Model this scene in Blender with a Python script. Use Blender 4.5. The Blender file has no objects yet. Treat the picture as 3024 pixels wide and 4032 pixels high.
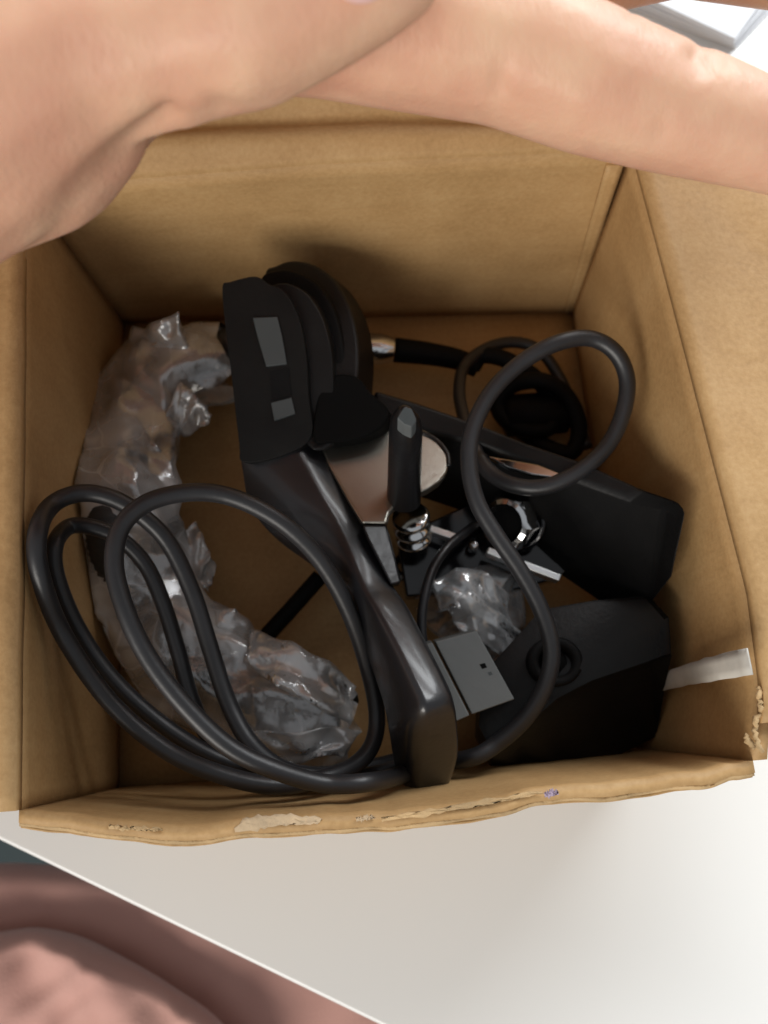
import bpy, bmesh, math, random
from mathutils import Vector, Matrix, noise
random.seed(7)
S = bpy.context.scene
C = S.collection

# ------------------------------------------------------------------ camera
K = 0.13 / 0.15                       # box is 13 cm wide inside
CAM = Vector((0.07289, 0.01075, 0.25672)) * K
ROT = Matrix(((0.9967857, 0.07274967, -0.03355225),
              (-0.07887192, 0.96458658, -0.25169815),
              (0.01405309, 0.25353545, 0.96722401)))
FPX = 3300.27
W, D, H = 0.13, 0.14596 * K, 0.07735 * K
cam = bpy.data.cameras.new('camera')
cam.sensor_fit = 'HORIZONTAL'; cam.sensor_width = 36.0
cam.lens = FPX / 3024 * 36.0
cam.clip_start = 0.005; cam.clip_end = 50
cam.dof.use_dof = True; cam.dof.focus_distance = 0.155; cam.dof.aperture_fstop = 24
co = bpy.data.objects.new('camera', cam)
co.matrix_world = Matrix.Translation(CAM) @ ROT.to_4x4()
C.objects.link(co); S.camera = co

# ------------------------------------------------------------------ world + lamps
wd = bpy.data.worlds.new('World'); S.world = wd; wd.use_nodes = True
bg = wd.node_tree.nodes['Background']
bg.inputs[0].default_value = (0.93, 0.96, 1.0, 1); bg.inputs[1].default_value = 0.36

def area(name, loc, target, sx, sy, power, col):
    l = bpy.data.lights.new(name, 'AREA'); l.shape = 'RECTANGLE'; l.size = sx; l.size_y = sy
    l.energy = power; l.color = col
    o = bpy.data.objects.new(name, l); C.objects.link(o); o.location = loc
    o.rotation_euler = (Vector(target) - Vector(loc)).to_track_quat('-Z', 'Y').to_euler()
    return o
area('window_light', (0.85, 1.25, 0.92), (0.07, 0.06, 0.05), 0.9, 1.0, 36, (0.95, 0.98, 1.0))
area('fill_light', (-0.60, -1.00, 0.66), (0.07, 0.06, 0.07), 0.8, 0.7, 15.5, (1.0, 0.95, 0.88))  # added fill lamp at front left, brightens the hand and cloth
S.view_settings.view_transform = 'Standard'; S.view_settings.look = 'None'
S.view_settings.exposure = 0.0; S.view_settings.gamma = 1.0
S.render.engine = 'CYCLES'
S.cycles.transparent_max_bounces = 24; S.cycles.max_bounces = 10
S.cycles.use_denoising = True

# ------------------------------------------------------------------ helpers
def ray(px, py):
    return (ROT @ Vector(((px - 1512) / FPX, (2016 - py) / FPX, -1.0)))
def at(px, py, z):
    r = ray(px, py); return CAM + r * ((z - CAM.z) / r.z)
def ad(px, py, d):
    return CAM + ray(px, py) * d
def px2m(r, d): return r * d / FPX

def nodes(name):
    m = bpy.data.materials.new(name); m.use_nodes = True
    nt = m.node_tree; b = nt.nodes['Principled BSDF']
    return m, nt, b
def N(nt, t, **kw):
    n = nt.nodes.new(t)
    for k, v in kw.items(): setattr(n, k, v)
    return n
def ramp(nt, fac, stops):
    r = N(nt, 'ShaderNodeValToRGB'); e = r.color_ramp.elements
    e[0].position, e[0].color = stops[0][0], (*stops[0][1], 1)
    e[1].position, e[1].color = stops[-1][0], (*stops[-1][1], 1)
    for p, c in stops[1:-1]:
        q = e.new(p); q.color = (*c, 1)
    nt.links.new(fac, r.inputs[0]); return r.outputs[0]
def tex(nt, scale, detail=4, rough=0.55, stretch=None):
    tc = N(nt, 'ShaderNodeTexCoord'); out = tc.outputs['Object']
    if stretch:
        mp = N(nt, 'ShaderNodeMapping'); mp.inputs['Scale'].default_value = stretch
        nt.links.new(out, mp.inputs[0]); out = mp.outputs[0]
    n = N(nt, 'ShaderNodeTexNoise'); n.inputs['Scale'].default_value = scale
    n.inputs['Detail'].default_value = detail; n.inputs['Roughness'].default_value = rough
    nt.links.new(out, n.inputs['Vector']); return n.outputs['Fac']
def bump(nt, b, h, strength, dist):
    bp = N(nt, 'ShaderNodeBump'); bp.inputs['Strength'].default_value = strength
    bp.inputs['Distance'].default_value = dist
    nt.links.new(h, bp.inputs['Height']); nt.links.new(bp.outputs[0], b.inputs['Normal'])
    return bp
def addm(nt, a, b, op='ADD', k=None):
    m = N(nt, 'ShaderNodeMath', operation=op)
    nt.links.new(a, m.inputs[0])
    if k is not None: m.inputs[1].default_value = k
    else: nt.links.new(b, m.inputs[1])
    return m.outputs[0]

def plain(name, col, rough=0.5, metal=0.0, nscale=300, nstr=0.15, ndist=0.0004, var=0.25, spec=0.5, coat=0.0):
    m, nt, b = nodes(name)
    f = tex(nt, nscale, 3)
    lo = tuple(c * (1 - var) for c in col); hi = tuple(min(1, c * (1 + var)) for c in col)
    nt.links.new(ramp(nt, tex(nt, nscale * .12, 5), [(0.3, lo), (0.7, hi)]), b.inputs['Base Color'])
    b.inputs['Roughness'].default_value = rough; b.inputs['Metallic'].default_value = metal
    b.inputs['Specular IOR Level'].default_value = spec
    b.inputs['Coat Weight'].default_value = coat; b.inputs['Coat Roughness'].default_value = .16
    bump(nt, b, f, nstr, ndist)
    return m

def cardboard(name, stretch, tint=1.0):
    """kraft board: fibre noise, blotches, faint flute lines along one axis"""
    m, nt, b = nodes(name)
    f1 = tex(nt, 55, 6, .6); f2 = tex(nt, 900, 2, .6); f3 = tex(nt, 1.0, 3, .5, stretch)
    mix = addm(nt, addm(nt, f1, None, 'MULTIPLY', .5), addm(nt, addm(nt, f2, None, 'MULTIPLY', .36), addm(nt, f3, None, 'MULTIPLY', .14)))
    base = [(0.30, (.38, .224, .090)), (0.5, (.475, .293, .127)), (0.72, (.56, .365, .172))]
    base = [(p, tuple(c * tint for c in cc)) for p, cc in base]
    nt.links.new(ramp(nt, mix, base), b.inputs['Base Color'])
    b.inputs['Roughness'].default_value = .62; b.inputs['Specular IOR Level'].default_value = .35
    bump(nt, b, addm(nt, addm(nt, f3, None, 'MULTIPLY', .8), addm(nt, f2, None, 'MULTIPLY', .4)), .26, .0005)
    return m

M = {}
M['card_x'] = cardboard('kraft_board_across', (14, 200, 420))
M['card_y'] = cardboard('kraft_board_upright', (420, 420, 12))
M['card_f'] = cardboard('kraft_board_floor', (12, 330, 200))
M['torn'] = plain('torn_paper', (.50, .34, .17), .8, nscale=700, nstr=.5, ndist=.001)
M['tornw'] = plain('torn_white_paper', (.52, .385, .24), .8, nscale=700, nstr=.5, ndist=.001)
M['tape'] = plain('white_tape', (.56, .54, .49), .5, nscale=500, nstr=.2)
M['purple'] = plain('purple_ink', (.42, .33, .42), .7)
M['desk'] = plain('white_laminate', (.83, .83, .81), .32, nscale=40, nstr=.02, var=.015)
M['paper'] = plain('white_paper', (.86, .87, .90), .7, nscale=200, nstr=.05, var=.02)
M['floor'] = plain('dark_teal_floor', (.045, .065, .068), .7, nscale=20)
M['black'] = plain('black_cast_metal', (.007, .007, .008), .34, nscale=420, nstr=.2, ndist=.0006, spec=.45)
M['castmetal'] = plain('black_nickel_casting', (.37, .355, .31), .28, metal=.95, nscale=650, nstr=.07, ndist=.0005, var=.06)
M['armmetal'] = plain('worn_black_enamel', (.008, .008, .010), .40, metal=.0, nscale=600, nstr=.14, ndist=.0004, var=.15, spec=.5, coat=.5)
M['armblack'] = plain('satin_black_enamel', (.0055, .0054, .0052), .50, nscale=600, nstr=.2, ndist=.0004, spec=.22)
M['blackgloss'] = plain('gloss_black_plate', (.006, .006, .008), .10, nscale=300, nstr=.05, spec=.6)
M['rubber'] = plain('black_rubber', (.004, .004, .0042), .65, nscale=600, nstr=.2, spec=.15)
M['plastic'] = plain('dark_plastic', (.006, .006, .0062), .45, nscale=900, nstr=.25, ndist=.0003, spec=.28)
M['cable'] = plain('cable_sheath', (.018, .018, .020), .40, nscale=800, nstr=.12, ndist=.0003, spec=.5)
M['cable2'] = plain('thin_cable_sheath', (.014, .014, .016), .35, nscale=800, nstr=.15, ndist=.0003)
M['chrome'] = plain('chrome', (.72, .73, .74), .12, metal=1, nscale=200, nstr=.05, var=.05)
M['bright'] = plain('edge_highlight_metal', (.92, .94, .94), .30, metal=1, nscale=200, nstr=.05, var=.03)  # bright metal standing in for the plate's edge highlight
M['steel'] = plain('brushed_steel', (.15, .158, .156), .50, metal=.35, nscale=260, nstr=.18, var=.06)
M['flatgrey'] = plain('grey_reflection', (.048, .056, .058), .5, nscale=400, nstr=.1, var=.08)  # grey of the painted head reflections, also pin tip and small plug hole
M['neck'] = plain('gooseneck_metal', (.026, .025, .024), .6, metal=.0, nscale=500, nstr=.2)
M['dark'] = plain('dark_hole', (.003, .003, .003), .8, spec=.1)

def film_mat(name, haze, tint):
    # clear film: mostly see-through, thin milky haze, glossy facets, whitened crease lines
    m, nt, b = nodes(name)
    out = nt.nodes['Material Output']; nt.nodes.remove(b)
    L = nt.links.new
    tc = N(nt, 'ShaderNodeTexCoord')
    wn = N(nt, 'ShaderNodeTexNoise'); wn.inputs['Scale'].default_value = 60; wn.inputs['Detail'].default_value = 2
    L(tc.outputs['Object'], wn.inputs['Vector'])
    wv = N(nt, 'ShaderNodeVectorMath', operation='SCALE'); wv.inputs['Scale'].default_value = .012
    L(wn.outputs['Color'], wv.inputs[0])
    av = N(nt, 'ShaderNodeVectorMath', operation='ADD'); L(tc.outputs['Object'], av.inputs[0]); L(wv.outputs[0], av.inputs[1])
    vo = N(nt, 'ShaderNodeTexVoronoi', feature='DISTANCE_TO_EDGE'); vo.inputs['Scale'].default_value = 75
    L(av.outputs[0], vo.inputs['Vector'])
    ln = N(nt, 'ShaderNodeMapRange'); ln.inputs[1].default_value = 0; ln.inputs[2].default_value = .035; ln.inputs[3].default_value = 1; ln.inputs[4].default_value = 0
    L(vo.outputs['Distance'], ln.inputs[0])
    mk = tex(nt, 45, 3, .6)
    mk2 = N(nt, 'ShaderNodeMapRange'); mk2.inputs[1].default_value = .46; mk2.inputs[2].default_value = .66; L(mk, mk2.inputs[0])
    crease = addm(nt, addm(nt, ln.outputs[0], mk2.outputs[0], 'MULTIPLY'), None, 'MULTIPLY', .22)
    vc = N(nt, 'ShaderNodeTexVoronoi', feature='F1'); vc.inputs['Scale'].default_value = 75; L(av.outputs[0], vc.inputs['Vector'])
    h = addm(nt, addm(nt, vc.outputs['Distance'], None, 'MULTIPLY', 1.0), addm(nt, tex(nt, 160, 3, .5), None, 'MULTIPLY', .5))
    bp = N(nt, 'ShaderNodeBump'); bp.inputs['Strength'].default_value = .30; bp.inputs['Distance'].default_value = .003; L(h, bp.inputs['Height'])
    tr = N(nt, 'ShaderNodeBsdfTransparent'); tr.inputs[0].default_value = (.97, .97, .96, 1)
    df = N(nt, 'ShaderNodeBsdfDiffuse'); df.inputs[0].default_value = (*tint, 1); L(bp.outputs[0], df.inputs['Normal'])
    gl = N(nt, 'ShaderNodeBsdfGlossy'); gl.inputs[0].default_value = (.95, .96, .97, 1); gl.inputs['Roughness'].default_value = .19; L(bp.outputs[0], gl.inputs['Normal'])
    lw = N(nt, 'ShaderNodeLayerWeight'); lw.inputs[0].default_value = .3
    patch = addm(nt, addm(nt, tex(nt, 70, 2, .5), None, 'SUBTRACT', .50), None, 'MULTIPLY', 1.1)
    f1 = addm(nt, addm(nt, addm(nt, lw.outputs['Facing'], None, 'MULTIPLY', .25), None, 'ADD', haze), addm(nt, crease, patch)); f1.node.use_clamp = True
    m1 = N(nt, 'ShaderNodeMixShader'); L(f1, m1.inputs[0]); L(tr.outputs[0], m1.inputs[1]); L(df.outputs[0], m1.inputs[2])
    f2 = addm(nt, addm(nt, lw.outputs['Fresnel'], None, 'MULTIPLY', .9), None, 'ADD', .17); f2.node.use_clamp = True
    m2 = N(nt, 'ShaderNodeMixShader'); L(f2, m2.inputs[0]); L(m1.outputs[0], m2.inputs[1]); L(gl.outputs[0], m2.inputs[2])
    L(m2.outputs[0], out.inputs['Surface'])
    return m
M['film'] = film_mat('clear_film', .27, (.93, .92, .91))
M['bag'] = film_mat('clear_bag_film', .20, (.90, .92, .94))

# skin
m, nt, b = nodes('skin')
f1 = tex(nt, 34, 4, .55); f2 = tex(nt, 1.0, 3, .6, (1300, 420, 900)); f3 = tex(nt, 150, 3, .5)
nt.links.new(ramp(nt, addm(nt, addm(nt, f1, None, 'MULTIPLY', .75), addm(nt, f3, None, 'MULTIPLY', .25)),
             [(.36, (.65, .325, .218)), (.52, (.73, .418, .278)), (.66, (.79, .508, .338))]), b.inputs['Base Color'])
b.inputs['Roughness'].default_value = .48; b.inputs['Specular IOR Level'].default_value = .4
b.inputs['Subsurface Weight'].default_value = .22; b.inputs['Subsurface Radius'].default_value = (1, .35, .2)
b.inputs['Subsurface Scale'].default_value = .004
bump(nt, b, addm(nt, f2, addm(nt, f3, None, 'MULTIPLY', 1.6)), .22, .0007)
M['skin'] = m
M['nail'] = plain('finger_nail', (.82, .52, .48), .3, nscale=100, nstr=.03, var=.05)

# fabric
m, nt, b = nodes('dusty_pink_cloth')
f1 = tex(nt, 18, 4, .5); f2 = tex(nt, 1500, 2, .5)
nt.links.new(ramp(nt, f1, [(.3, (.52, .275, .23)), (.7, (.60, .335, .28))]), b.inputs['Base Color'])
b.inputs['Roughness'].default_value = .85; b.inputs['Sheen Weight'].default_value = .3
bump(nt, b, f2, .3, .0006)
M['cloth'] = m

def obj(name, bm, mat, parent=None, smooth=True, bevel=0, seg=2):
    me = bpy.data.meshes.new(name)
    bmesh.ops.recalc_face_normals(bm, faces=bm.faces)
    bm.to_mesh(me); bm.free()
    if mat: me.materials.append(M[mat])
    if smooth:
        for p in me.polygons: p.use_smooth = True
    o = bpy.data.objects.new(name, me); C.objects.link(o)
    if parent: o.parent = parent
    if bevel:
        md = o.modifiers.new('bevel', 'BEVEL'); md.width = bevel; md.segments = seg; md.limit_method = 'ANGLE'
        md.angle_limit = math.radians(35); md.harden_normals = True
    return o
def tag(o, label, cat, group=None):
    o['label'] = label; o['category'] = cat
    if group: o['group'] = group
    return o
def thing(name, label, cat, group=None):
    o = bpy.data.objects.new(name, None); C.objects.link(o); o.empty_display_size = .01
    return tag(o, label, cat, group)

def catmull(P, n):
    P = [Vector(p) for p in P]; out = []
    Q = [P[0] * 2 - P[1]] + P + [P[-1] * 2 - P[-2]]
    for i in range(1, len(Q) - 2):
        a, b_, c, d = Q[i - 1:i + 3]
        for k in range(n):
            t = k / n
            out.append(.5 * ((2 * b_) + (c - a) * t + (2 * a - 5 * b_ + 4 * c - d) * t * t + (3 * b_ - a - 3 * c + d) * t ** 3))
    out.append(P[-1]); return out
def frames(pts):
    T = [(pts[min(i + 1, len(pts) - 1)] - pts[max(i - 1, 0)]).normalized() for i in range(len(pts))]
    n = T[0].orthogonal().normalized(); F = []
    for t in T:
        n = (n - t * n.dot(t)).normalized(); F.append((n.copy(), t.cross(n)))
    return F
def tube_bm(pts, rad, seg=14, cap=True):
    bm = bmesh.new(); F = frames(pts); rings = []
    for i, p in enumerate(pts):
        r = rad(i / (len(pts) - 1)) if callable(rad) else rad
        rings.append([bm.verts.new(p + (F[i][0] * math.cos(2 * math.pi * k / seg) + F[i][1] * math.sin(2 * math.pi * k / seg)) * r) for k in range(seg)])
    for a, b_ in zip(rings, rings[1:]):
        for k in range(seg): bm.faces.new((a[k], a[(k + 1) % seg], b_[(k + 1) % seg], b_[k]))
    if cap: bm.faces.new(rings[0][::-1]); bm.faces.new(rings[-1])
    return bm
def prism_bm(top, down):
    """closed prism: outline of 3-D points, swept by the vector `down`"""
    bm = bmesh.new(); down = Vector(down)
    a = [bm.verts.new(p) for p in top]; b_ = [bm.verts.new(Vector(p) + down) for p in top]
    bm.faces.new(a); bm.faces.new(b_[::-1]); n = len(a)
    for i in range(n): bm.faces.new((a[i], b_[i], b_[(i + 1) % n], a[(i + 1) % n]))
    return bm
def loft_bm(rings, cap=True):
    bm = bmesh.new(); V = [[bm.verts.new(p) for p in r] for r in rings]; n = len(V[0])
    for a, b_ in zip(V, V[1:]):
        for k in range(n): bm.faces.new((a[k], a[(k + 1) % n], b_[(k + 1) % n], b_[k]))
    if cap: bm.faces.new(V[0][::-1]); bm.faces.new(V[-1])
    return bm
def box_bm(o, ax, ay, az):
    o, ax, ay, az = map(Vector, (o, ax, ay, az))
    return prism_bm([o, o + ax, o + ax + ay, o + ay], az)
def cyl_bm(p, axis, r, h, seg=28, r2=None):
    axis = Vector(axis).normalized(); u = axis.orthogonal().normalized(); v = axis.cross(u)
    def ring(c, rr): return [c + (u * math.cos(2 * math.pi * k / seg) + v * math.sin(2 * math.pi * k / seg)) * rr for k in range(seg)]
    p = Vector(p); return loft_bm([ring(p, r), ring(p + axis * h, r if r2 is None else r2)])
def polyline(P, n):
    """n points evenly spread along a polyline"""
    P = [Vector(p) for p in P]; L = [0]
    for a, b_ in zip(P, P[1:]): L.append(L[-1] + (b_ - a).length)
    out = []
    for i in range(n):
        s = L[-1] * i / (n - 1); k = 0
        while k < len(P) - 2 and s > L[k + 1]: k += 1
        out.append(P[k].lerp(P[k + 1], (s - L[k]) / max(1e-9, L[k + 1] - L[k])))
    return out
def sheet_bm(A, B, rows, thick, dirv, wob=None):
    """board between two curves (equal length lists), thickened along dirv"""
    bm = bmesh.new(); dirv = Vector(dirv).normalized() * thick; g = []
    for j in range(rows + 1):
        t = j / rows; r = []
        for i, (a, b_) in enumerate(zip(A, B)):
            p = a.lerp(b_, t)
            if wob: p = p + wob(i / (len(A) - 1), t)
            r.append(p)
        g.append(r)
    f = [[bm.verts.new(p) for p in r] for r in g]; k = [[bm.verts.new(p + dirv) for p in r] for r in g]
    n = len(A)
    for j in range(rows):
        for i in range(n - 1):
            bm.faces.new((f[j][i], f[j][i + 1], f[j + 1][i + 1], f[j + 1][i]))
            bm.faces.new((k[j][i + 1], k[j][i], k[j + 1][i], k[j + 1][i + 1]))
    for i in range(n - 1):
        bm.faces.new((f[0][i + 1], f[0][i], k[0][i], k[0][i + 1])); bm.faces.new((f[-1][i], f[-1][i + 1], k[-1][i + 1], k[-1][i]))
    for j in range(rows):
        bm.faces.new((f[j][0], f[j + 1][0], k[j + 1][0], k[j][0])); bm.faces.new((f[j + 1][-1], f[j][-1], k[j][-1], k[j + 1][-1]))
    return bm
def nz(x, y, z, s): return noise.noise(Vector((x, y, z)) * s)

# ------------------------------------------------------------------ setting
DZ = -0.0035
e0, e1 = at(0, 3312, DZ), at(1480, 4032, DZ)
ed = (e1 - e0).normalized(); en = Vector((-ed.y, ed.x, 0))
if en.y < 0: en = -en
top = [e0 - ed * .45, e0 + ed * 1.0, e0 + ed * 1.0 + en * 1.3, e0 - ed * .45 + en * 1.3]
t = obj('table', prism_bm(top, (0, 0, -.018)), 'desk', smooth=False, bevel=.0012); t['kind'] = 'structure'
bm = bmesh.new(); q = 3.0
bm.faces.new([bm.verts.new(v) for v in ((-q, -q, -.72), (q, -q, -.72), (q, q, -.72), (-q, q, -.72))])
t = obj('floor', bm, 'floor', smooth=False); t['kind'] = 'structure'

# ------------------------------------------------------------------ cardboard box
box = thing('cardboard_box', 'open brown cardboard box with a ragged front edge, full of black parts', 'box')
TH = .0026
FL, FR, BL, BR = at(75, 3190, H), at(2965, 2995, H), at(100, 740, H), at(2480, 590, H)
fl, fr, bl, br = at(470, 3100, 0), at(2500, 2945, 0), at(490, 1275, 0), at(2250, 1230, 0)
nW = 40
def line(a, b_, n=nW): return [a.lerp(b_, i / (n - 1)) for i in range(n)]
obj('bottom_panel', sheet_bm(line(fl, fr, 12), line(bl, br, 12), 12, TH, (0, 0, -1)), 'card_f', box)
rim_r = polyline([BR, at(2629, 1150, H), at(2936, 2336, H), at(2985, 2720, H), FR], nW)
rim_l = polyline([BL, at(92, 1500, H), at(86, 2300, H), FL], nW)
rim_b = polyline([BL, at(1270, 648, H), BR], nW)
obj('back_wall', sheet_bm(rim_b, line(bl, br), 14, TH, (0, 1, 0),
    lambda u, v: Vector((0, .0012 * math.sin(math.pi * u) * math.sin(math.pi * v), 0))), 'card_x', box)
obj('side_wall', sheet_bm(rim_l, line(bl, fl), 14, TH, (-1, 0, 0),
    lambda u, v: Vector((-.0010 * math.sin(math.pi * u) * math.sin(math.pi * v), 0, 0))), 'card_y', box)
obj('side_wall', sheet_bm(rim_r, line(br, fr), 14, TH, (1, 0, 0),
    lambda u, v: Vector((.0010 * math.sin(math.pi * u) * math.sin(math.pi * v), 0, 0))), 'card_y', box)
rim_px = [(75, 3190), (330, 3222), (700, 3262), (900, 3240), (1200, 3222), (1550, 3200), (1900, 3160), (2150, 3105), (2500, 3075), (2760, 3035), (2965, 2995)]
rim = polyline(catmull([at(x, y, H) for x, y in rim_px], 8), 90)
rim = [p + Vector((0, .0006 * nz(p.x, 0, 1, 160), .0009 * nz(p.x, 3, 1, 120) + .0006 * nz(p.x, 9, 1, 400))) if 2 < i < 87 else p for i, p in enumerate(rim)]
bot = line(fl, fr, 90)
obj('front_wall', sheet_bm(rim, bot, 14, TH * .8, (0, -1, 0)), 'card_x', box)
# corrugated core and outer liner left ragged along the cut front rim
core = [p + Vector((0, -.0017 - .0003 * nz(p.x, 4, 4, 120), -.0003 + .0005 * nz(p.x, 1, 6, 200))) for i, p in enumerate(polyline(rim, 240))]
corb = [p - Vector((0, 0, .004)) for p in core]
obj('fluted_core', sheet_bm(core, corb, 2, .0010, (0, -1, 0)), 'torn', box)
lin = [p + Vector((0, -.0025 - .0005 * nz(p.x, 5, 2, 60), -.0008 + .0007 * nz(p.x, 5, 7, 110) + .0003 * nz(p.x, 2, 7, 500))) for p in polyline(rim, 200)]
linb = [p + Vector((0, .0010, -.03)) for p in lin]
obj('outer_liner', sheet_bm(lin, linb, 6, .0005, (0, -1, 0)), 'card_x', box)
def scrap(name, pts, z, mat, lift=.0004, wobs=300):
    P = [at(x, y, z) for x, y in pts]
    n = len(P) // 2
    A, B = polyline(P[:n], 24), polyline(P[n:][::-1], 24)
    obj(name, sheet_bm(A, B, 4, .00035, (0, 0, -1), lambda u, v: Vector((0, .0006 * nz(u * 3, v, z, 6), lift * (.5 + nz(u * 9, v * 2, z, 1.6)) ))), mat, box)
scrap('torn_flap', [(920, 3262), (960, 3222), (1030, 3206), (1130, 3208), (1270, 3218), (1250, 3246), (1130, 3252), (1040, 3262), (975, 3272), (930, 3274)], H + .0006, 'tornw')
scrap('torn_flap', [(1400, 3222), (1430, 3212), (1470, 3212), (1480, 3222), (1440, 3230), (1405, 3232)], H + .0006, 'tornw')
scrap('torn_flap', [(1500, 3222), (1650, 3192), (1850, 3160), (2130, 3112), (2140, 3126), (1860, 3180), (1670, 3212), (1505, 3232)], H + .0006, 'torn')
scrap('torn_flap', [(430, 3248), (520, 3254), (640, 3262), (640, 3272), (520, 3270), (430, 3262)], H + .0006, 'torn')
scrap('ink_mark', [(2140, 3124), (2165, 3108), (2195, 3112), (2200, 3128), (2170, 3138), (2145, 3136)], H + .0016, 'purple', .0008)
# folded joint tab in the back right corner
ja, jb = at(2385, 640, H - .004), at(2450, 636, H - .004)
jc, jd = at(2225, 1215, .001), at(2262, 1212, .001)
f = Vector((0, -.0012, 0))
obj('joint_tab', sheet_bm(line(ja + f, jb + f, 4), line(jc + f, jd + f, 4), 10, .0011, (0, 1, 0)), 'card_y', box)
# flaps
def flap(name, A, out, L, mat, wob=None, n=48, rows=16, thick=TH):
    A = polyline(A, n); out = Vector(out)
    return obj(name, sheet_bm(A, [p + out * L for p in A], rows, thick, (0, 0, -1) if abs(out.z) < .3 else (0, .53, -.85), wob), mat, box)
flap('side_flap', [p + Vector((0, 0, .0004)) for p in rim_r[:38]], (.97, .02, .10), .055, 'card_y',
     lambda u, v: Vector((0, 0, .0008 * math.sin(v * 9 + 1) + .0018 * math.exp(-(v / .05) ** 2) + .0006 * nz(u * 8, v * 6, 3, 1) * min(1, v * 8))))
flap('side_flap', [p + Vector((0, 0, .0004)) for p in rim_l], (-.97, 0, .12), .055, 'card_y',
     lambda u, v: Vector((0, 0, .0010 * math.exp(-(v / .05) ** 2) + .0006 * nz(u * 8, v * 6, 5, 1))))
def bw(u, v):
    # flap buckled into soft waves by the hand that pushes it
    a = min(1, v * 5)
    lf = max(0, .62 - u) * v
    return Vector((0, -.022 * lf, .034 * lf + (.0036 * math.sin(v * 24 + u * 2.0 - .6) * a + .0012 * nz(u * 4, v * 6, 8, 1) * a)))
flap('back_flap', [p + Vector((0, 0, .0002)) for p in rim_b], (0, .92, .40), .060, 'card_x', bw, 60, 40)
# torn fibres where the right flap was ripped at the fold
P = []
for i in range(26):
    u = i / 25; P.append(at(2986 + 12 * math.sin(u * 7) + random.uniform(-9, 9), 2705 + 255 * u, H + .0016 + random.uniform(0, .0012)))
obj('torn_fold', tube_bm(P, lambda t: .0004 + .0005 * abs(nz(t * 20, 1, 1, 1)), 7), 'torn', box)
P = [at(2935 + 30 * u + random.uniform(-8, 8), 2890 + 60 * u, H + .0012) for u in [i / 9 for i in range(10)]]
obj('torn_fold', tube_bm(P, lambda t: .0003 + .0004 * (1 - abs(2 * t - 1)), 7), 'torn', box)
# white strip of tape on the right wall
def onwall(x, y, off=.0007):
    # point of the right wall plane seen at this place
    a, b_, c = BR, FR, fr; nn = (b_ - a).cross(c - a).normalized()
    r = ray(x, y); p = CAM + r * ((a - CAM).dot(nn) / r.dot(nn)); s = -1 if nn.x > 0 else 1
    return p + nn * s * off
ta = [onwall(2600, 2655), onwall(2700, 2620), onwall(2850, 2574), onwall(2960, 2550)]
tb = [onwall(2605, 2722), onwall(2700, 2702), onwall(2850, 2676), onwall(2982, 2655)]
obj('tape_strip', sheet_bm(polyline(ta, 14), polyline(tb, 14), 3, .0003, (-1, 0, 0), lambda u, v: Vector((0, .0003 * nz(u * 9, v, 1, 1), .0003 * nz(u * 12, v * 3, 4, 1)))), 'tape', box)

# inner faces of the walls, used to keep the contents inside the box
PLN = []
for a, b_, c in ((BL, FL, fl), (BR, FR, fr), (at(75, 3190, H), FR, fr), (BL, BR, bl)):
    nn = (b_ - a).cross(c - a).normalized()
    if (Vector((W / 2, D / 2, H / 2)) - a).dot(nn) < 0: nn = -nn
    PLN.append((a - nn * (.003 if nn.y > .5 else 0), nn))
def inb(px, py, z, m):
    # raise a point until it clears every wall by m
    for i in range(90):
        p = at(px, py, z)
        if z > H or all((p - a).dot(nn) >= m for a, nn in PLN): return p
        z += .001
    return p

# ------------------------------------------------------------------ gooseneck, film
gn = thing('gooseneck', 'dark ribbed gooseneck tube curving down the left side inside the plastic film', 'gooseneck')
gp = [(1420, 1372, .012), (1200, 1360, .013), (1000, 1360, .016), (820, 1390, .018), (690, 1450, .018), (575, 1570, .017), (490, 1710, .016), (440, 1860, .016), (425, 2060, .016), (470, 2280, .016), (560, 2480, .016), (720, 2650, .016), (900, 2760, .017), (1120, 2830, .018), (1330, 2870, .018)]
path = catmull([inb(*p, .0062) for p in gp], 30)
obj('ribbed_tube', tube_bm(path, lambda t: .0054 + .00016 * math.sin(t * 900), 18), 'neck', gn)
q = [at(1412, 1372, .012), at(1470, 1374, .012), at(1560, 1378, .0115)]
obj('chrome_collar', tube_bm(catmull(q, 6), lambda t: .0042 if t < .7 else .0042 - .0012 * (t - .7) / .3, 24), 'chrome', gn)
q = [at(1555, 1378, .0115), at(1680, 1392, .011), at(1800, 1415, .011), at(1880, 1450, .010)]
obj('strain_relief', tube_bm(catmull(q, 8), lambda t: .0034 - .0008 * t, 16), 'rubber', gn)

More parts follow.
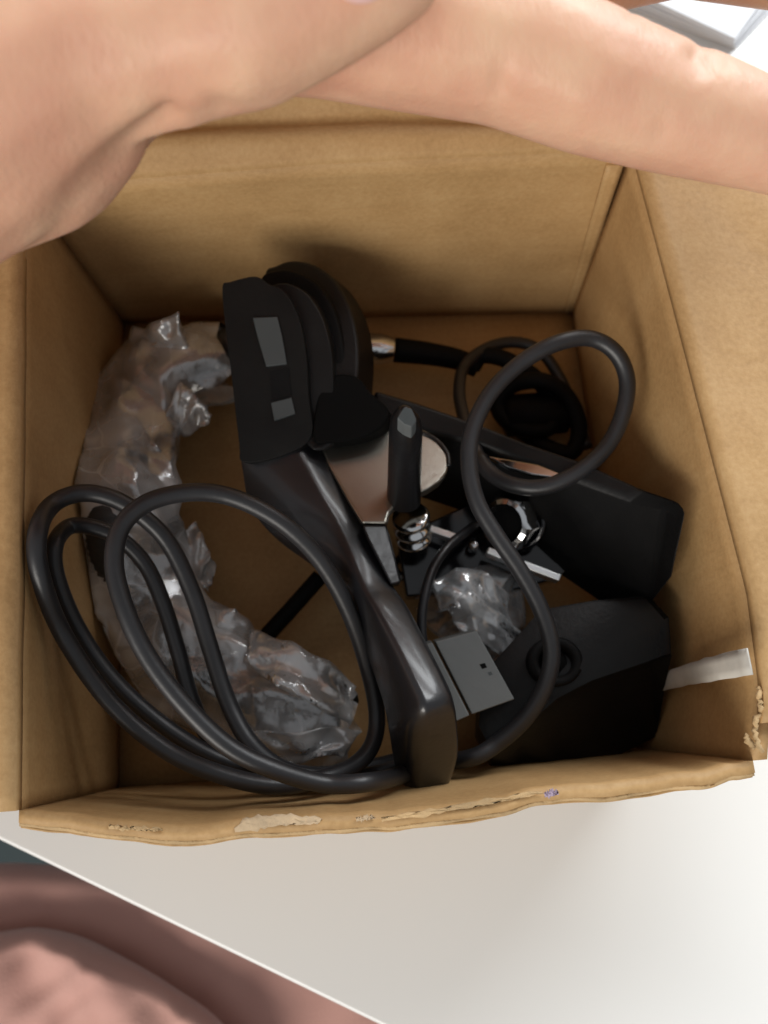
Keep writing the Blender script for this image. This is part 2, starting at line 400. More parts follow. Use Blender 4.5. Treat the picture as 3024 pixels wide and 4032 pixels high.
def crumple(name, cl, rad, mat, parent, ns, nr, amp, seed, squash=.75, floor=.0006):
    """film sleeve: long pleats along the sleeve, broken by tilted facets, with sharp folds"""
    rnd = random.Random(seed); pts = polyline(catmull(cl, 10), ns); bm = bmesh.new(); rings = []
    pl = [rnd.uniform(-1, 1) for _ in range(nr)]
    for i, p in enumerate(pts):
        t = i / (ns - 1); tan = (pts[min(i + 1, ns - 1)] - pts[max(i - 1, 0)]).normalized()
        side = Vector((tan.y, -tan.x, 0)).normalized(); up = Vector((0, 0, 1)); r = []
        pl = [.72 * a + .5 * rnd.uniform(-1, 1) for a in pl]
        for k in range(nr):
            a = 2 * math.pi * k / nr + rnd.uniform(-.12, .12) + i * .13
            rr = rad(t) * (1 + amp * pl[k] + (.10 if k % 2 else -.10))
            v = p + side * math.cos(a) * rr + up * math.sin(a) * rr * squash + tan * rnd.uniform(-1, 1) * .0025
            v.z = max(v.z, floor + rnd.uniform(0, .0008)); r.append(bm.verts.new(v))
        rings.append(r)
    for a, b_ in zip(rings, rings[1:]):
        for k in range(nr):
            k2 = (k + 1) % nr
            if rnd.random() < .5:
                bm.faces.new((a[k], a[k2], b_[k2])); bm.faces.new((a[k], b_[k2], b_[k]))
            else:
                bm.faces.new((a[k], a[k2], b_[k])); bm.faces.new((a[k2], b_[k2], b_[k]))
    bmesh.ops.subdivide_edges(bm, edges=bm.edges, cuts=3, use_grid_fill=True)
    bmesh.ops.smooth_vert(bm, verts=bm.verts, factor=.5, use_axis_x=True, use_axis_y=True, use_axis_z=True)
    for v in bm.verts:
        d = Vector((nz(*v.co, 170), nz(*(v.co + Vector((5, 0, 0))), 170), nz(*(v.co + Vector((0, 7, 0))), 170))) * .0007
        v.co += d; v.co.z = max(v.co.z, .0005)
        for a, nn in PLN:
            dd = (v.co - a).dot(nn)
            if dd < .0007: v.co += nn * (.0007 - dd)
    return obj(name, bm, mat, parent, smooth=True)
fm = [(905, 1420, .017), (780, 1430, .018), (630, 1460, .018), (545, 1600, .017), (490, 1770, .016), (470, 1950, .016), (500, 2160, .016), (590, 2370, .016), (740, 2570, .017), (920, 2700, .018), (1120, 2780, .020), (1290, 2830, .020), (1400, 2860, .020)]
def frad(t): return .0098 + .0042 * math.sin(t * math.pi) ** .5 * (.75 + .3 * t) - (.003 if t > .97 else 0)
fo = crumple('plastic_film', [inb(*p, .0085) for p in fm], frad, 'film', None, 30, 12, .16, 3)
tag(fo, 'long crinkled clear plastic sleeve around the gooseneck tube on the left', 'plastic film')
# loose fins of film standing off the sleeve
def fin(pts, seed, mat='film', par=None):
    rnd = random.Random(seed); n = len(pts) // 2
    A = polyline([at(*p) for p in pts[:n]], 22); B = polyline([at(*p) for p in pts[n:][::-1]], 22)
    ph = rnd.uniform(0, 9)
    j = lambda u, v: Vector((.0012 * nz(u * 4 + ph, v * 2, 1, 1), .0012 * nz(u * 3, v * 3 + ph, 5, 1), .0022 * nz(u * 5 + ph, v * 3, 9, 1)))
    return obj('loose_fold', sheet_bm(A, B, 8, .0001, (0, 0, -1), j), mat, par or fo, smooth=True)
fin([(520, 1300, .022), (600, 1275, .030), (700, 1225, .034), (720, 1290, .028), (760, 1400, .026), (690, 1400, .026), (600, 1400, .024), (500, 1420, .022)], 1)
fin([(700, 1500, .026), (780, 1560, .026), (835, 1640, .022), (790, 1695, .020), (720, 1720, .018), (650, 1640, .024)], 2)
fin([(420, 1540, .020), (540, 1640, .028), (620, 1760, .030), (700, 1920, .024), (590, 1960, .020), (500, 1840, .024), (430, 1740, .022), (330, 1660, .018)], 3)
fin([(770, 2050, .018), (830, 2180, .018), (845, 2270, .014), (820, 2330, .012), (750, 2260, .016), (690, 2130, .018)], 4)
fin([(815, 2400, .018), (920, 2388, .024), (960, 2440, .022), (1030, 2500, .018), (940, 2600, .022), (850, 2560, .024), (800, 2500, .022), (760, 2440, .020)], 5)
fin([(1000, 2480, .024), (1150, 2530, .030), (1290, 2600, .030), (1400, 2700, .026), (1380, 2850, .030), (1240, 2780, .034), (1080, 2700, .034), (960, 2600, .030)], 6)
fin([(950, 2900, .030), (1100, 2880, .036), (1250, 2860, .036), (1430, 2880, .030), (1350, 2975, .032), (1200, 2996, .032), (1090, 2990, .030), (1020, 2960, .030)], 7)

bagb = [(1700, 2270, .010), (1790, 2330, .012), (1880, 2400, .014), (1960, 2470, .013), (2030, 2530, .010)]
bo = crumple('plastic_bag', [at(*p) for p in bagb], lambda t: .0115 * (math.sin(math.pi * (.12 + .80 * t)) ** .6), 'bag', None, 9, 10, .34, 11, .8)
tag(bo, 'small crumpled clear plastic bag above the grey metal plug', 'plastic bag')

fin([(1700, 2300, .026), (1800, 2235, .028), (1900, 2240, .028), (1990, 2330, .024), (2030, 2480, .020), (1900, 2440, .026), (1800, 2400, .030), (1720, 2400, .026)], 21, 'bag', bo)
fin([(1760, 2400, .028), (1850, 2330, .032), (1960, 2400, .028), (2060, 2500, .022), (2080, 2540, .018), (2010, 2600, .022), (1900, 2540, .026), (1800, 2480, .026)], 22, 'bag', bo)
fin([(1830, 2240, .020), (1900, 2260, .026), (1960, 2330, .022), (1930, 2400, .022), (1860, 2380, .028), (1800, 2330, .024)], 23, 'bag', bo)
rod = obj('black_rod', tube_bm(catmull([at(1035, 2520, .010), at(1140, 2405, .010), at(1260, 2270, .010)], 8), .0021, 14), 'rubber')
tag(rod, 'short straight black rod lying on the box bottom under the bracket arm', 'rod')

# ------------------------------------------------------------------ clamp
cl = thing('desk_clamp', 'black metal clamp bracket with round pivot head and jaw, diagonal in the box', 'clamp')
st = [  # left, ridge, right edge, height of ridge, drop of left flank
    ((930, 1650), (1100, 1620), (1245, 1690), .0432, .003),
    ((940, 1760), (1130, 1710), (1262, 1755), .0432, .003),
    ((952, 1860), (1180, 1800), (1302, 1835), .0436, .004),
    ((985, 2000), (1262, 1965), (1392, 1998), .0455, .009),
    ((1090, 2125), (1345, 2115), (1450, 2114), .0470, .013),
    ((1262, 2255), (1408, 2285), (1532, 2285), .0500, .015),
    ((1375, 2390), (1463, 2389), (1594, 2375), .0530, .014),
    ((1438, 2560), (1536, 2522), (1656, 2490), .0560, .014),
    ((1506, 2763), (1638, 2727), (1753, 2679), .0598, .015),
    ((1530, 2880), (1662, 2800), (1785, 2765), .0602, .015),
    ((1540, 2950), (1668, 2870), (1797, 2850), .0565, .014),
    ((1555, 3030), (1656, 2980), (1800, 2980), .0490, .012),
    ((1590, 3100), (1638, 3105), (1765, 3108), .0410, .006)]
rings = []
for L, m_, r, z, dz in st:
    l3, m3, r3 = at(*L, z - dz), at(*m_, z), at(*r, z - .0030)
    dn = Vector((0, 0, -.010))
    ring = [l3, l3.lerp(m3, .5) + Vector((0, 0, min(.0022, max(0, dz - .004) * .25))), m3 + (l3 - m3) * .10, m3 + (r3 - m3) * .12, r3 + (m3 - r3) * .12, r3 + Vector((.0003, 0, -.0010)), r3 + dn * .9, l3 + Vector((.002, 0, -.006))]
    for p in ring: p.y = max(p.y, -.003)
    rings.append(ring)
R2 = []
for k in range(8):
    R2.append(catmull([r[k] for r in rings], 4))
rings = [[R2[k][i] for k in range(8)] for i in range(len(R2[0]))]
arm = obj('arm', loft_bm(rings), 'armmetal', cl)
md = arm.modifiers.new('bevel', 'BEVEL'); md.width = .0008; md.segments = 2; md.limit_method = 'ANGLE'; md.angle_limit = math.radians(28)
# gusset with the round ear that carries the pin
def arc(cx, cy, rx, ry, a0, a1, n): return [(cx + rx * math.cos(math.radians(a0 + (a1 - a0) * i / n)), cy + ry * math.sin(math.radians(a0 + (a1 - a0) * i / n))) for i in range(n + 1)]
ear = [(1235, 1700), (1360, 1660), (1500, 1665), (1600, 1672), (1660, 1686), (1705, 1710), (1742, 1745), (1763, 1785), (1769, 1822), (1760, 1860), (1735, 1895), (1690, 1925), (1640, 1948), (1580, 1975), (1535, 2015), (1524, 2062), (1425, 2062), (1380, 1990), (1295, 1840)]
Z = .0425
def ez(y): return .0385 + (y - 1690) * 2.1e-5
topp = [at(x, y, ez(y)) for x, y in ear]
obj('gusset', prism_bm(topp, (0, .0005, -.0065)), 'castmetal', cl, smooth=True, bevel=.0007)
web = [(1425, 2066, .0470), (1522, 2066, .0455), (1535, 2110, .0458), (1556, 2190, .0462), (1580, 2295, .0470), (1540, 2305, .0485), (1500, 2225, .0482), (1445, 2116, .0476)]
obj('web', prism_bm([at(*p) for p in web], (0, .0005, -.0060)), 'black', cl, bevel=.0006)
obj('ear_lip', tube_bm(catmull([at(1500, 1690, ez(1690)), at(1600, 1690, ez(1690)), at(1700, 1722, ez(1722)), at(1758, 1780, ez(1780)), at(1768, 1835, ez(1835))], 8), .0006, 8), 'black', cl)
# pin: square-shouldered post leaning back, ground to a blunt point
b0, b1 = at(1590, 1975, Z + .000), at(1598, 1690, Z + .016)
ax = (b1 - b0).normalized(); u = Vector((1, 0, 0)); u = (u - ax * u.dot(ax)).normalized(); v = ax.cross(u)
def sq(c, r, n=24): return [c + (u * math.cos(2 * math.pi * k / n) + v * math.sin(2 * math.pi * k / n)) * r for k in range(n)]
bt = at(1592, 1600, Z + .0235)
pr = loft_bm([sq(b0, .0038), sq(b1, .0035), sq(b1.lerp(bt, .45) , .0031), sq(b1.lerp(bt, .85), .0016), sq(bt, .0006)])
pin = obj('pin', pr, 'black', cl)
fc = [at(1562, 1645, Z + .0262), at(1590, 1600, Z + .0265), at(1622, 1605, Z + .0262), at(1642, 1650, Z + .0255), at(1622, 1682, Z + .0250), at(1592, 1670, Z + .0252)]
obj('ground_tip', prism_bm(fc, ax * -.003), 'flatgrey', pin, smooth=False, bevel=.0003)
# screw under the ear
s0, s1 = at(1614, 2028, .034), at(1630, 2122, .026)
obj('screw', tube_bm([s0.lerp(s1, i / 60) for i in range(61)], lambda t: .0040 + .0006 * math.sin(t * 6.28 * 2.5), 24), 'chrome', cl)
# pivot head: body, two discs, rubber disc, foot
def outl(P, z): return [at(x, y, z) for x, y in P]
def rnd_outl(P, z, tilt=0, n=4):
    # smooth closed outline through the points, sinking towards the front
    Q = P[-2:] + P + P[:2]
    R_ = catmull([Vector((x, y, 0)) for x, y in Q], n)[2 * n:2 * n + len(P) * n]
    return [at(p.x, p.y, z - tilt * max(0, p.y - 1130)) for p in R_]
body = [(875, 1130), (905, 1110), (1005, 1088), (1060, 1120), (1120, 1150), (1175, 1250), (1205, 1400), (1215, 1560), (1225, 1720), (1120, 1790), (960, 1820), (940, 1740), (908, 1456), (885, 1280)]
obj('pivot_body', prism_bm(rnd_outl(body, .052, 1.25e-5), (.006, .004, -.022)), 'armblack', cl, bevel=.0016, seg=3)
d1 = [(1040, 1150), (1090, 1118), (1150, 1122), (1215, 1165), (1268, 1250), (1300, 1360), (1312, 1480), (1308, 1600), (1290, 1720), (1240, 1740), (1200, 1640), (1185, 1500), (1160, 1350), (1110, 1220)]
obj('inner_disc', prism_bm(rnd_outl(d1, .0502, 1.25e-5), (.004, .004, -.012)), 'plastic', cl, bevel=.0012, seg=3)
d2 = [(1020, 1120), (1090, 1062), (1180, 1075), (1262, 1130), (1320, 1230), (1352, 1360), (1360, 1500), (1345, 1640), (1310, 1735), (1200, 1740), (1100, 1400)]
obj('groove_disc', prism_bm(rnd_outl(d2, .0470, 1.0e-5), (.004, .004, -.012)), 'rubber', cl, bevel=.0008)
d3 = [(1040, 1085), (1085, 1045), (1150, 1025), (1230, 1040), (1300, 1085), (1352, 1155), (1392, 1250), (1412, 1370), (1408, 1500), (1385, 1640), (1330, 1735), (1200, 1745), (1100, 1300)]
obj('outer_disc', prism_bm(rnd_outl(d3, .0440), (.004, .004, -.014)), 'plastic', cl, bevel=.0016, seg=3)
ft = [(1300, 1480), (1400, 1480), (1460, 1545), (1520, 1600), (1528, 1640), (1490, 1690), (1400, 1730), (1290, 1742), (1230, 1730), (1250, 1560)]
obj('rubber_foot', prism_bm(rnd_outl(ft, .0450), (.002, .001, -.010)), 'dark', cl, bevel=.0026, seg=4)
g1 = [(995, 1250), (1092, 1246), (1112, 1330), (1130, 1432), (1048, 1442), (1018, 1340)]
obj('grey_reflection', prism_bm(rnd_outl(g1, .0524, 1.25e-5, 1), (0, 0, -.0012)), 'flatgrey', cl, bevel=.0002)  # reflection in the glossy head, painted as a flat grey plate
g2 = [(1066, 1585), (1148, 1564), (1163, 1628), (1080, 1656)]
obj('grey_reflection', prism_bm(rnd_outl(g2, .0524, 1.25e-5, 1), (0, 0, -.0012)), 'flatgrey', cl, bevel=.0002)  # second, smaller painted reflection
sl = [(1062, 1462), (1136, 1448), (1148, 1556), (1070, 1575)]
obj('slot', prism_bm(rnd_outl(sl, .0522, 1.25e-5, 1), (0, 0, -.001)), 'rubber', cl, smooth=False)
# jaw: thick padded bar running to the right
def jz(x, k): return k + max(0, (x - 1900)) / 800 * .018
jt = [inb(x, y, jz(x, .036), .0015) for x, y in ((1470, 1530), (1640, 1580), (1893, 1668), (2080, 1742), (2300, 1815), (2546, 1924), (2668, 1965), (2706, 2000))]
jm = [inb(x, y, jz(x, .036), .0015) for x, y in ((1470, 1640), (1640, 1690), (1880, 1750), (2060, 1815), (2240, 1880), (2470, 1958), (2622, 2018), (2692, 2064))]
jb = [inb(x, y, jz(x, .010), .0015) for x, y in ((1500, 1900), (1640, 1960), (1820, 2020), (1990, 2130), (2190, 2260), (2380, 2390), (2560, 2390), (2645, 2290))]
jc = [p + Vector((.002, .014, 0)) for p in jb]
obj('jaw', loft_bm([[a, b_, c, d] for a, b_, c, d in zip(jt, jm, jb, jc)]), 'plastic', cl, smooth=True, bevel=.0016, seg=3)
gp_ = [(1920, 1795), (2020, 1812), (2120, 1830), (2222, 1870), (2205, 1884), (2100, 1868), (2000, 1840)]
obj('jaw_reflection', prism_bm([at(x, y, jz(x, .0372)) for x, y in gp_], (0, 0, -.002)), 'chrome', cl, bevel=.0003)  # golden reflection below the jaw's top strip, built as a chrome sliver
# lower plate, the highlight on its chrome edge built as bright strips; nut
pl = [(1560, 2100), (1700, 2050), (1900, 1960), (2080, 2060), (2235, 2250), (2200, 2275), (2000, 2330), (1800, 2330), (1600, 2350)]
obj('lower_plate', prism_bm(outl(pl, .0195), (0, 0, -.006)), 'blackgloss', cl, bevel=.0006)
for a, b_ in (((1680, 2060), (1798, 2100)), ((1925, 2152), (2212, 2262))):
    A, B = at(*a, .0290), at(*b_, .0300); nn = (B - A).cross(Vector((0, 0, 1))).normalized()
    obj('edge_highlight', box_bm(A, B - A, nn * .0017, (0, 0, -.004)), 'bright', cl, smooth=False, bevel=.0003)
nc = at(1985, 2062, .030); nax = (CAM - nc).normalized() + Vector((-.45, -.05, -.1)); nax.normalize()
uu = nax.orthogonal().normalized(); vv = nax.cross(uu)
def rg(c, r, n, ph=0): return [c + (uu * math.cos(2 * math.pi * k / n + ph) + vv * math.sin(2 * math.pi * k / n + ph)) * r for k in range(n)]
def hexr(c, r):  # hexagon sampled at 24 points
    out = []
    for k in range(24):
        a = 2 * math.pi * k / 24; rr = r * math.cos(math.pi / 6) / math.cos((a % (math.pi / 3)) - math.pi / 6)
        out.append(c + (uu * math.cos(a) + vv * math.sin(a)) * rr)
    return out
nut = obj('nut', loft_bm([hexr(nc - nax * .006, .0068), hexr(nc - nax * .0008, .0068), rg(nc, .0059, 24), rg(nc + nax * .0004, .0048, 24), rg(nc - nax * .0012, .0040, 24), rg(nc - nax * .005, .0039, 24)]), 'chrome', cl, smooth=False)
obj('nut_bore', cyl_bm(nc - nax * .0028, nax, .0042, .0008), 'dark', nut)
obj('washer', tube_bm([nc - nax * .0075 + p for p in [(uu * math.cos(a) + vv * math.sin(a)) * .0069 for a in [2 * math.pi * k / 40 for k in range(41)]]], .0008, 8, False), 'blackgloss', nut)
sp = at(1868, 2145, .0245)
obj('rivet', loft_bm([[sp + Vector((math.cos(a) * r, math.sin(a) * r, z)) for a in [2 * math.pi * k / 16 for k in range(16)]] for r, z in ((.0015, -.003), (.0014, 0), (.0009, .0007), (.0003, .0009))]), 'chrome', cl)
# coil of dark spring below the screw
hp = []
hc = at(1650, 2235, .012)
for i in range(120):
    a = i / 119 * 2 * math.pi * 2.4
    hp.append(hc + Vector((math.cos(a) * .0062, math.sin(a) * .0040, .0022 * i / 40)))
obj('spring', tube_bm(hp, .0007, 8), 'blackgloss', cl)

# ------------------------------------------------------------------ small controller box
cb = thing('control_box', 'small black plastic box with a round socket in the front right corner', 'control box')
zt = .034
tf = [(1905, 2650), (2130, 2400), (2350, 2362), (2555, 2345), (2632, 2430), (2642, 2575), (2560, 2606), (2335, 2682), (2190, 2756), (2050, 2878), (1940, 2965), (1885, 2860)]
bf = [(1880, 2680), (2120, 2440), (2350, 2400), (2550, 2385), (2618, 2530), (2622, 2680), (2585, 2900), (2380, 3000), (2200, 3018), (2060, 3020), (1930, 3020), (1870, 2900)]
tp = [inb(x, y, zt, .0012) for x, y in tf]; cen = sum(tp, Vector()) / len(tp)
bt_ = [inb(x, y, .010, .001) if i < 6 else at(x, y, .016) for i, (x, y) in enumerate(bf)]
ins = [p.lerp(cen, .05) + Vector((0, 0, .0004)) for p in tp]
mid = [p.lerp(a, .10) + Vector((0, 0, .0006)) for p, a in zip(tp, bt_)]
obj('body', loft_bm([bt_, mid, tp, ins]), 'plastic', cb, bevel=.0012, seg=3)
kc = at(2185, 2605, zt + .0040)
obj('socket_ring', loft_bm([[kc + Vector((math.cos(a) * r * 1.12, math.sin(a) * r, z)) for a in [2 * math.pi * k / 36 for k in range(36)]] for r, z in ((.0054, -.002), (.0054, .0004), (.0048, .0010), (.0034, .0006), (.0030, -.0012), (.0029, -.0018))]), 'rubber', cb)
obj('socket_hole', cyl_bm(kc + Vector((0, 0, -.0012)), (0, 0, 1), .0028, .0006), 'dark', cb)
kb = at(2320, 2885, .0200)
obj('side_button', loft_bm([[kb + Vector((math.cos(a) * r, z * .5, math.sin(a) * r)) for a in [2 * math.pi * k / 24 for k in range(24)]] for r, z in ((.0034, .006), (.0034, 0), (.0026, -.0012), (.0008, -.0015))]), 'plastic', cb)

# ------------------------------------------------------------------ cables
c1 = thing('coiled_cable', 'thick black cable wound in overlapping loops in the front left corner', 'cable')
loops = [
 (1700, 2930, .022), (1660, 3005, .032), (1580, 3050, .042), (1450, 3080, .050), (1280, 3085, .055), (1080, 3030, .058), (900, 2940, .060), (730, 2780, .062), (590, 2600, .064), (500, 2420, .066), (450, 2230, .067), (475, 2080, .067), (570, 1985, .066), (710, 1943, .064), (860, 1945, .062), (1010, 1998, .060), (1150, 2090, .057), (1270, 2220, .052), (1370, 2400, .046), (1440, 2600, .040), (1482, 2790, .037), (1470, 2920, .038), (1400, 3010, .041), (1260, 3066, .046),
 (1080, 3092, .049), (870, 3050, .050), (650, 2950, .050), (430, 2760, .052), (250, 2500, .056), (160, 2270, .063), (148, 2100, .064), (205, 1988, .062), (320, 1942, .059), (450, 1965, .057), (570, 2040, .054), (670, 2150, .051), (760, 2340, .048), (830, 2560, .046), (900, 2770, .045), (990, 2930, .045), (1120, 3030, .043), (1280, 3056, .040), (1430, 3058, .037), (1560, 3025, .031), (1680, 2970, .020),
 ]
P = catmull([inb(*p, .0028) for p in loops], 14)
obj('cord', tube_bm(P, .00182, 16), 'cable', c1)
loop3 = [(1690, 2930, .012), (1570, 2990, .022), (1400, 3030, .030), (1250, 3050, .035), (1080, 3045, .039), (860, 2985, .042), (650, 2860, .043), (450, 2680, .046), (310, 2480, .049), (225, 2280, .051), (215, 2150, .052), (270, 2075, .052), (360, 2075, .051), (470, 2120, .049), (570, 2220, .046), (640, 2370, .044), (700, 2560, .042), (750, 2740, .040), (820, 2900, .039), (930, 3010, .038), (1100, 3060, .036), (1300, 3060, .030), (1480, 3030, .022), (1640, 2980, .014)]
P = catmull([inb(*p, .0026) for p in loop3], 14)
obj('cord', tube_bm(P, .00172, 16), 'cable', c1)

c2 = thing('looped_cable', 'grey-black cable standing up in one big loop on the right', 'cable')
lp = [(1580, 2960, .016), (1700, 2995, .026), (1850, 2985, .036), (1960, 2925, .037), (2075, 2820, .040), (2150, 2690, .043), (2172, 2550, .045), (2130, 2400, .046), (2050, 2250, .047), (1955, 2110, .048), (1880, 1980, .049), (1848, 1840, .050), (1858, 1700, .051), (1930, 1550, .052), (2050, 1430, .053), (2190, 1352, .054), (2320, 1332, .053), (2420, 1385, .052), (2468, 1490, .050), (2455, 1620, .048), (2395, 1750, .046), (2290, 1850, .045), (2150, 1915, .043), (2020, 1910, .041), (1920, 1850, .038), (1860, 1740, .034), (1825, 1640, .028), (1808, 1540, .022), (1830, 1440, .016), (1920, 1370, .012), (2030, 1348, .010), (2130, 1385, .009), (2210, 1500, .008), (2260, 1620, .008), (2310, 1760, .006)]
P = catmull([inb(*p, .0026) for p in lp], 14)
obj('cord', tube_bm(P, lambda t: .00185 if t < .72 else .0016, 16), 'cable', c2)

c3 = thing('plug_cable', 'thin black cable with a pale grey metal plug beside the bracket arm', 'cable')
lp = [(1900, 2045, .024), (1840, 2090, .030), (1765, 2150, .034), (1705, 2240, .036), (1672, 2350, .037), (1660, 2450, .037), (1668, 2540, .036), (1700, 2640, .034), (1740, 2700, .033)]
obj('cord', tube_bm(catmull([at(*p) for p in lp], 12), .0011, 12), 'cable2', c3)
zp = .041
pg = [(1712, 2526), (1877, 2483), (2027, 2754), (1858, 2814)]
pf = outl(pg, zp)
plug = obj('plug_shell', prism_bm(pf, (0, .001, -.0065)), 'steel', c3, smooth=False, bevel=.0003)
sg = [(1672, 2538), (1702, 2529), (1850, 2818), (1795, 2842)]
obj('shell_side', prism_bm(outl(sg, zp), (0, .001, -.0045)), 'steel', c3, smooth=False, bevel=.0003)
for x, y, r in ((1903, 2622, 15), (1930, 2652, 10)):
    o_ = [(x - r, y - r * .4), (x + r * .4, y - r * .8), (x + r, y + r * .4), (x - r * .3, y + r * .8)]
    obj('plug_hole', prism_bm(outl(o_, zp + .00005), (0, 0, -.0004)), 'dark' if r > 12 else 'flatgrey', plug, smooth=False)

# knot of cable in the back corner
c4 = thing('back_cable', 'tangle of black cable in the dark back right corner', 'cable')
lp = [(1860, 1445, .010), (1900, 1400, .012), (2000, 1420, .012), (2120, 1500, .012), (2190, 1600, .010), (2150, 1690, .010), (2030, 1680, .010), (1960, 1600, .010), (2010, 1520, .013), (2130, 1500, .016), (2230, 1560, .014), (2280, 1680, .012), (2250, 1780, .010), (2150, 1760, .008), (2060, 1700, .006), (1990, 1650, .004)]
obj('cord', tube_bm(catmull([at(*p) for p in lp], 12), .0023, 12), 'rubber', c4)
cn = at(2105, 1640, .006)
obj('ferrite', loft_bm([[cn + Vector((x, math.cos(a) * r, .002 + math.sin(a) * r)) for a in [2 * math.pi * k / 20 for k in range(20)]] for x, r in ((-.009, .004), (-.008, .0058), (.008, .0058), (.009, .004))]), 'rubber', c4)

# ------------------------------------------------------------------ paper stack behind
ps = thing('paper_stack', 'stack of white paper sheets on the table behind the hand', 'paper')
cor = [((2897, 187), (2460, 18), (3030, 48)), ((2893, 178), (2480, 8), (3018, 38)), ((2895, 170), (2500, 2), (3016, 22)), ((2890, 160), (2530, -5), (2990, 30)), ((2896, 154), (2560, -4), (2975, 40))]
for i, (c_, a_, b_) in enumerate(cor):
    z = DZ + .001 + i * .0012
    c3_, a3, b3 = at(*c_, z), at(*a_, z), at(*b_, z)
    ua = (a3 - c3_).normalized(); ub = (b3 - c3_).normalized()
    obj('sheet', prism_bm([c3_, c3_ + ub * .20, c3_ + ub * .20 + ua * .14, c3_ + ua * .14], (0, 0, -.0009)), 'paper', ps, smooth=False, bevel=.0002)

# ------------------------------------------------------------------ garment
ga = thing('garment', 'dusty pink cloth with a dark curved fold below the table edge', 'clothing')
def dome(name, edge, zc, zh, wr, seed, mat='cloth', drop=.03):
    """closed mound: rings from its outline up to the middle, folds by noise"""
    E = polyline(catmull([at(x, y, zc) for x, y in edge] + [at(*edge[0], zc)], 10), 120)[:-1]
    c = sum(E, Vector()) / len(E); rings = []
    for j in range(24):
        t = j / 24; r = []
        for p in E:
            q = p.lerp(c, t); h = math.sin(min(1, t * 9) * math.pi / 2) * zh - t * .012
            w = wr * (nz(q.x * 1.6 + q.y * .6, q.y * .5 - q.x * .3, seed, 42) + .5 * nz(q.x * 1.2 - q.y, q.y * .9, seed + 3, 95)) * min(1, t * 9)
            r.append(q + Vector((0, 0, h + w)))
        rings.append(r)
    rings.insert(0, [p + (p - c).normalized() * -.02 + Vector((0, 0, -drop * .25)) for p in rings[0]])
    rings.insert(0, [p + (p - c).normalized() * -.08 + Vector((0, 0, -drop)) for p in rings[1]])
    bm = loft_bm(rings)
    return obj(name, bm, mat, ga)
dome('lower_fold', [(-700, 3420), (0, 3398), (150, 3402), (420, 3420), (900, 3500), (1500, 3800), (1900, 4300), (1500, 4900), (400, 5000), (-600, 4600)], -.097, .009, .0012, 3, drop=.16)
dome('upper_fold', [(-600, 3760), (-200, 3690), (0, 3668), (150, 3652), (330, 3690), (520, 3785), (700, 3895), (880, 4032), (1050, 4300), (900, 4800), (200, 4900), (-500, 4500)], -.084, .010, .0065, 8)

# ------------------------------------------------------------------ hand
def chain(bm, pts, sub=10):
    """overlapping spheres along tapering segments; later fused into one skin"""
    for (p, r), (q, s) in zip(pts, pts[1:]):
        for i in range(sub + 1):
            t = i / sub; c = p.lerp(q, t); rr = r + (s - r) * t
            bmesh.ops.create_icosphere(bm, subdivisions=2, radius=rr, matrix=Matrix.Translation(c))
def J(px, py, r, d): return (ad(px, py, d), px2m(r, d))
bm = bmesh.new()
# heel of the hand and thumb
chain(bm, [J(-700, 700, 620, .108), J(-130, 430, 545, .106), J(280, 190, 432, .104), J(700, 140, 332, .102), J(960, 75, 342, .100), J(1230, -20, 300, .099), J(1440, -90, 252, .098), J(1540, -135, 225, .098)], 9)
# fold of skin under the thumb base
chain(bm, [J(-200, 560, 470, .112), J(150, 590, 330, .112), J(380, 520, 205, .111), J(560, 440, 95, .109)], 9)
# index finger
chain(bm, [J(900, -60, 400, .112), J(1300, 40, 330, .116), J(1560, 92, 322, .117), J(1980, 182, 300, .119), J(2300, 312, 280, .120), J(2590, 412, 252, .122), J(2790, 470, 234, .123), J(3024, 545, 206, .124), J(3400, 660, 190, .126), J(3640, 720, 160, .128)], 10)
chain(bm, [J(2760, 330, 95, .121), J(2850, 345, 92, .121)], 4)
# middle, ring and little finger lie beyond the index, outside the frame
chain(bm, [J(700, -500, 420, .118), J(1500, -420, 320, .126), J(2080, -240, 285, .131), J(2320, -140, 195, .133), J(2700, -220, 190, .140), J(3200, -140, 180, .146), J(3500, -80, 150, .150)], 9)
chain(bm, [J(500, -900, 430, .126), J(1400, -900, 310, .136), J(2100, -720, 250, .144), J(2800, -560, 220, .154), J(3300, -480, 170, .160)], 9)
chain(bm, [J(300, -1250, 400, .134), J(1200, -1300, 280, .146), J(1900, -1150, 220, .155), J(2500, -1020, 180, .164)], 9)
# palm
chain(bm, [J(-900, 300, 640, .112), J(100, -200, 520, .114), J(700, -500, 420, .118)], 8)
chain(bm, [J(-900, -300, 640, .122), J(0, -700, 520, .124), J(500, -900, 430, .126)], 8)
chain(bm, [J(-900, -700, 560, .132), J(-100, -1100, 460, .132), J(300, -1250, 400, .134)], 8)
chain(bm, [J(-900, 0, 760, .120), J(-2200, 300, 760, .128)], 8)
wr = ad(-2200, 300, .128)
chain(bm, [(wr, .0285), (wr + Vector((-.06, -.035, .004)), .027), (wr + Vector((-.20, -.13, .010)), .038), (wr + Vector((-.28, -.19, .0))  , .042)], 14)
hm = bpy.data.meshes.new('hand_raw'); bm.to_mesh(hm); bm.free()
ho = bpy.data.objects.new('hand_raw', hm); C.objects.link(ho)
md = ho.modifiers.new('remesh', 'REMESH'); md.mode = 'VOXEL'; md.voxel_size = .0009; md.use_smooth_shade = True
md = ho.modifiers.new('smooth', 'SMOOTH'); md.factor = .5; md.iterations = 14
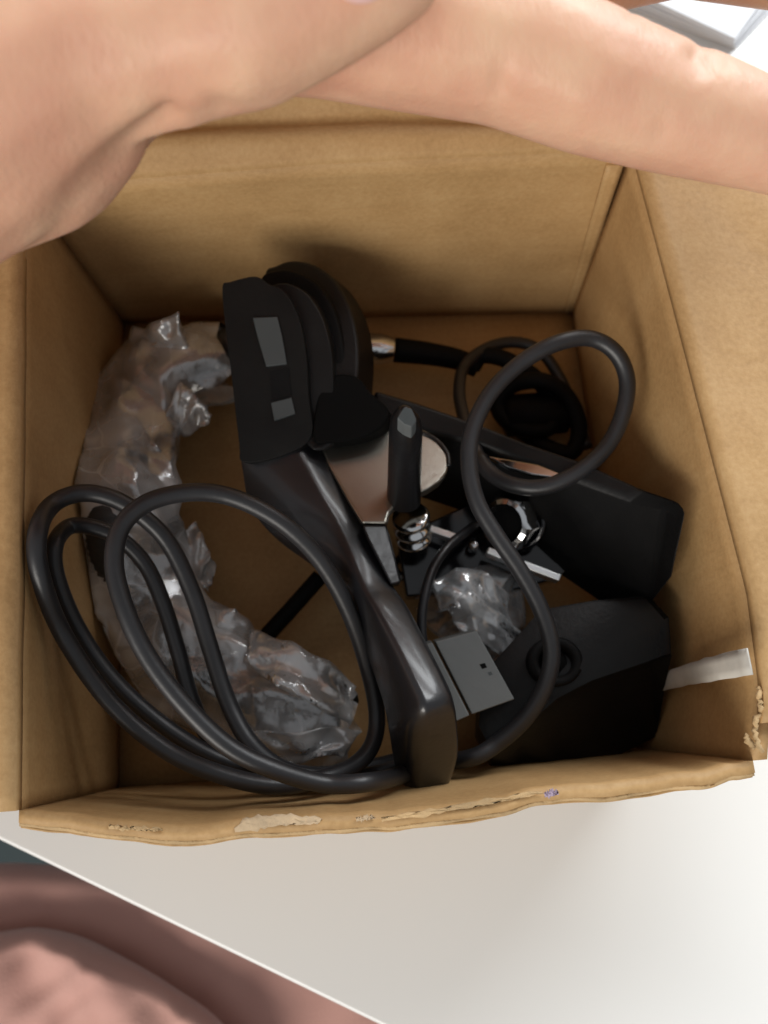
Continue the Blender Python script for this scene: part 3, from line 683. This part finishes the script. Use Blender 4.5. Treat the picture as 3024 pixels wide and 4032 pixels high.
dg = bpy.context.evaluated_depsgraph_get()
me = bpy.data.meshes.new_from_object(ho.evaluated_get(dg)); me.name = 'hand'
bpy.data.objects.remove(ho)
# joint creases on the palm side of the index finger: shallow real grooves
def crease(px, py, qx, qy, d, depth, width):
    return (ad(px, py, d), ad(qx, qy, d), depth, width)
CR = [crease(1945, 500, 1985, 200, .112, .0017, .0013), crease(2570, 700, 2625, 420, .115, .0017, .0013), crease(2000, 500, 2030, 330, .112, .0009, .0011), crease(660, 470, 120, 850, .104, .0018, .0016), crease(900, 460, 760, 330, .100, .0010, .0013),
      crease(2480, 60, 2420, 140, .113, .0003, .0006), crease(2560, 110, 2500, 190, .113, .0003, .0006), crease(2745, 215, 2800, 330, .115, .0013, .0013), crease(2860, 262, 2850, 330, .116, .0004, .0008)]
nrm = [v.normal.copy() for v in me.vertices]
for v, n_ in zip(me.vertices, nrm):
    rp = v.co - CAM
    for a, b_, dep, wid in CR:
        ab = b_ - a; tt = max(0, min(1, (v.co - a).dot(ab) / ab.dot(ab))); dd = v.co - (a + ab * tt)
        vd = rp.normalized(); dist = (dd - vd * dd.dot(vd)).length
        if dist < wid * 3 and n_.dot(vd) < .2 and abs(dd.dot(vd)) < .02: v.co -= n_ * dep * (1 - tt) * math.exp(-(dist / wid) ** 2)
me.materials.clear(); me.materials.append(M['skin'])
for p in me.polygons: p.use_smooth = True
hand = bpy.data.objects.new('hand', me); C.objects.link(hand)
tag(hand, 'bare hand reaching over the back of the box with index finger stretched right', 'hand')
# thumb nail
ncn = ad(1425, -62, .0905); vx = (ad(1525, -72, .0905) - ncn); vy = (ad(1432, 15, .0918) - ncn)
rn = []
for r in (1.0, .8, .5, .2):
    rn.append([ncn + vx * math.cos(a) * r + vy * math.sin(a) * r + (CAM - ncn).normalized() * .0006 * (1 - r * r) for a in [2 * math.pi * k / 28 for k in range(28)]])
rn.insert(0, [p - (CAM - ncn).normalized() * .0008 for p in rn[0]])
obj('nail', loft_bm(rn), 'nail', hand)
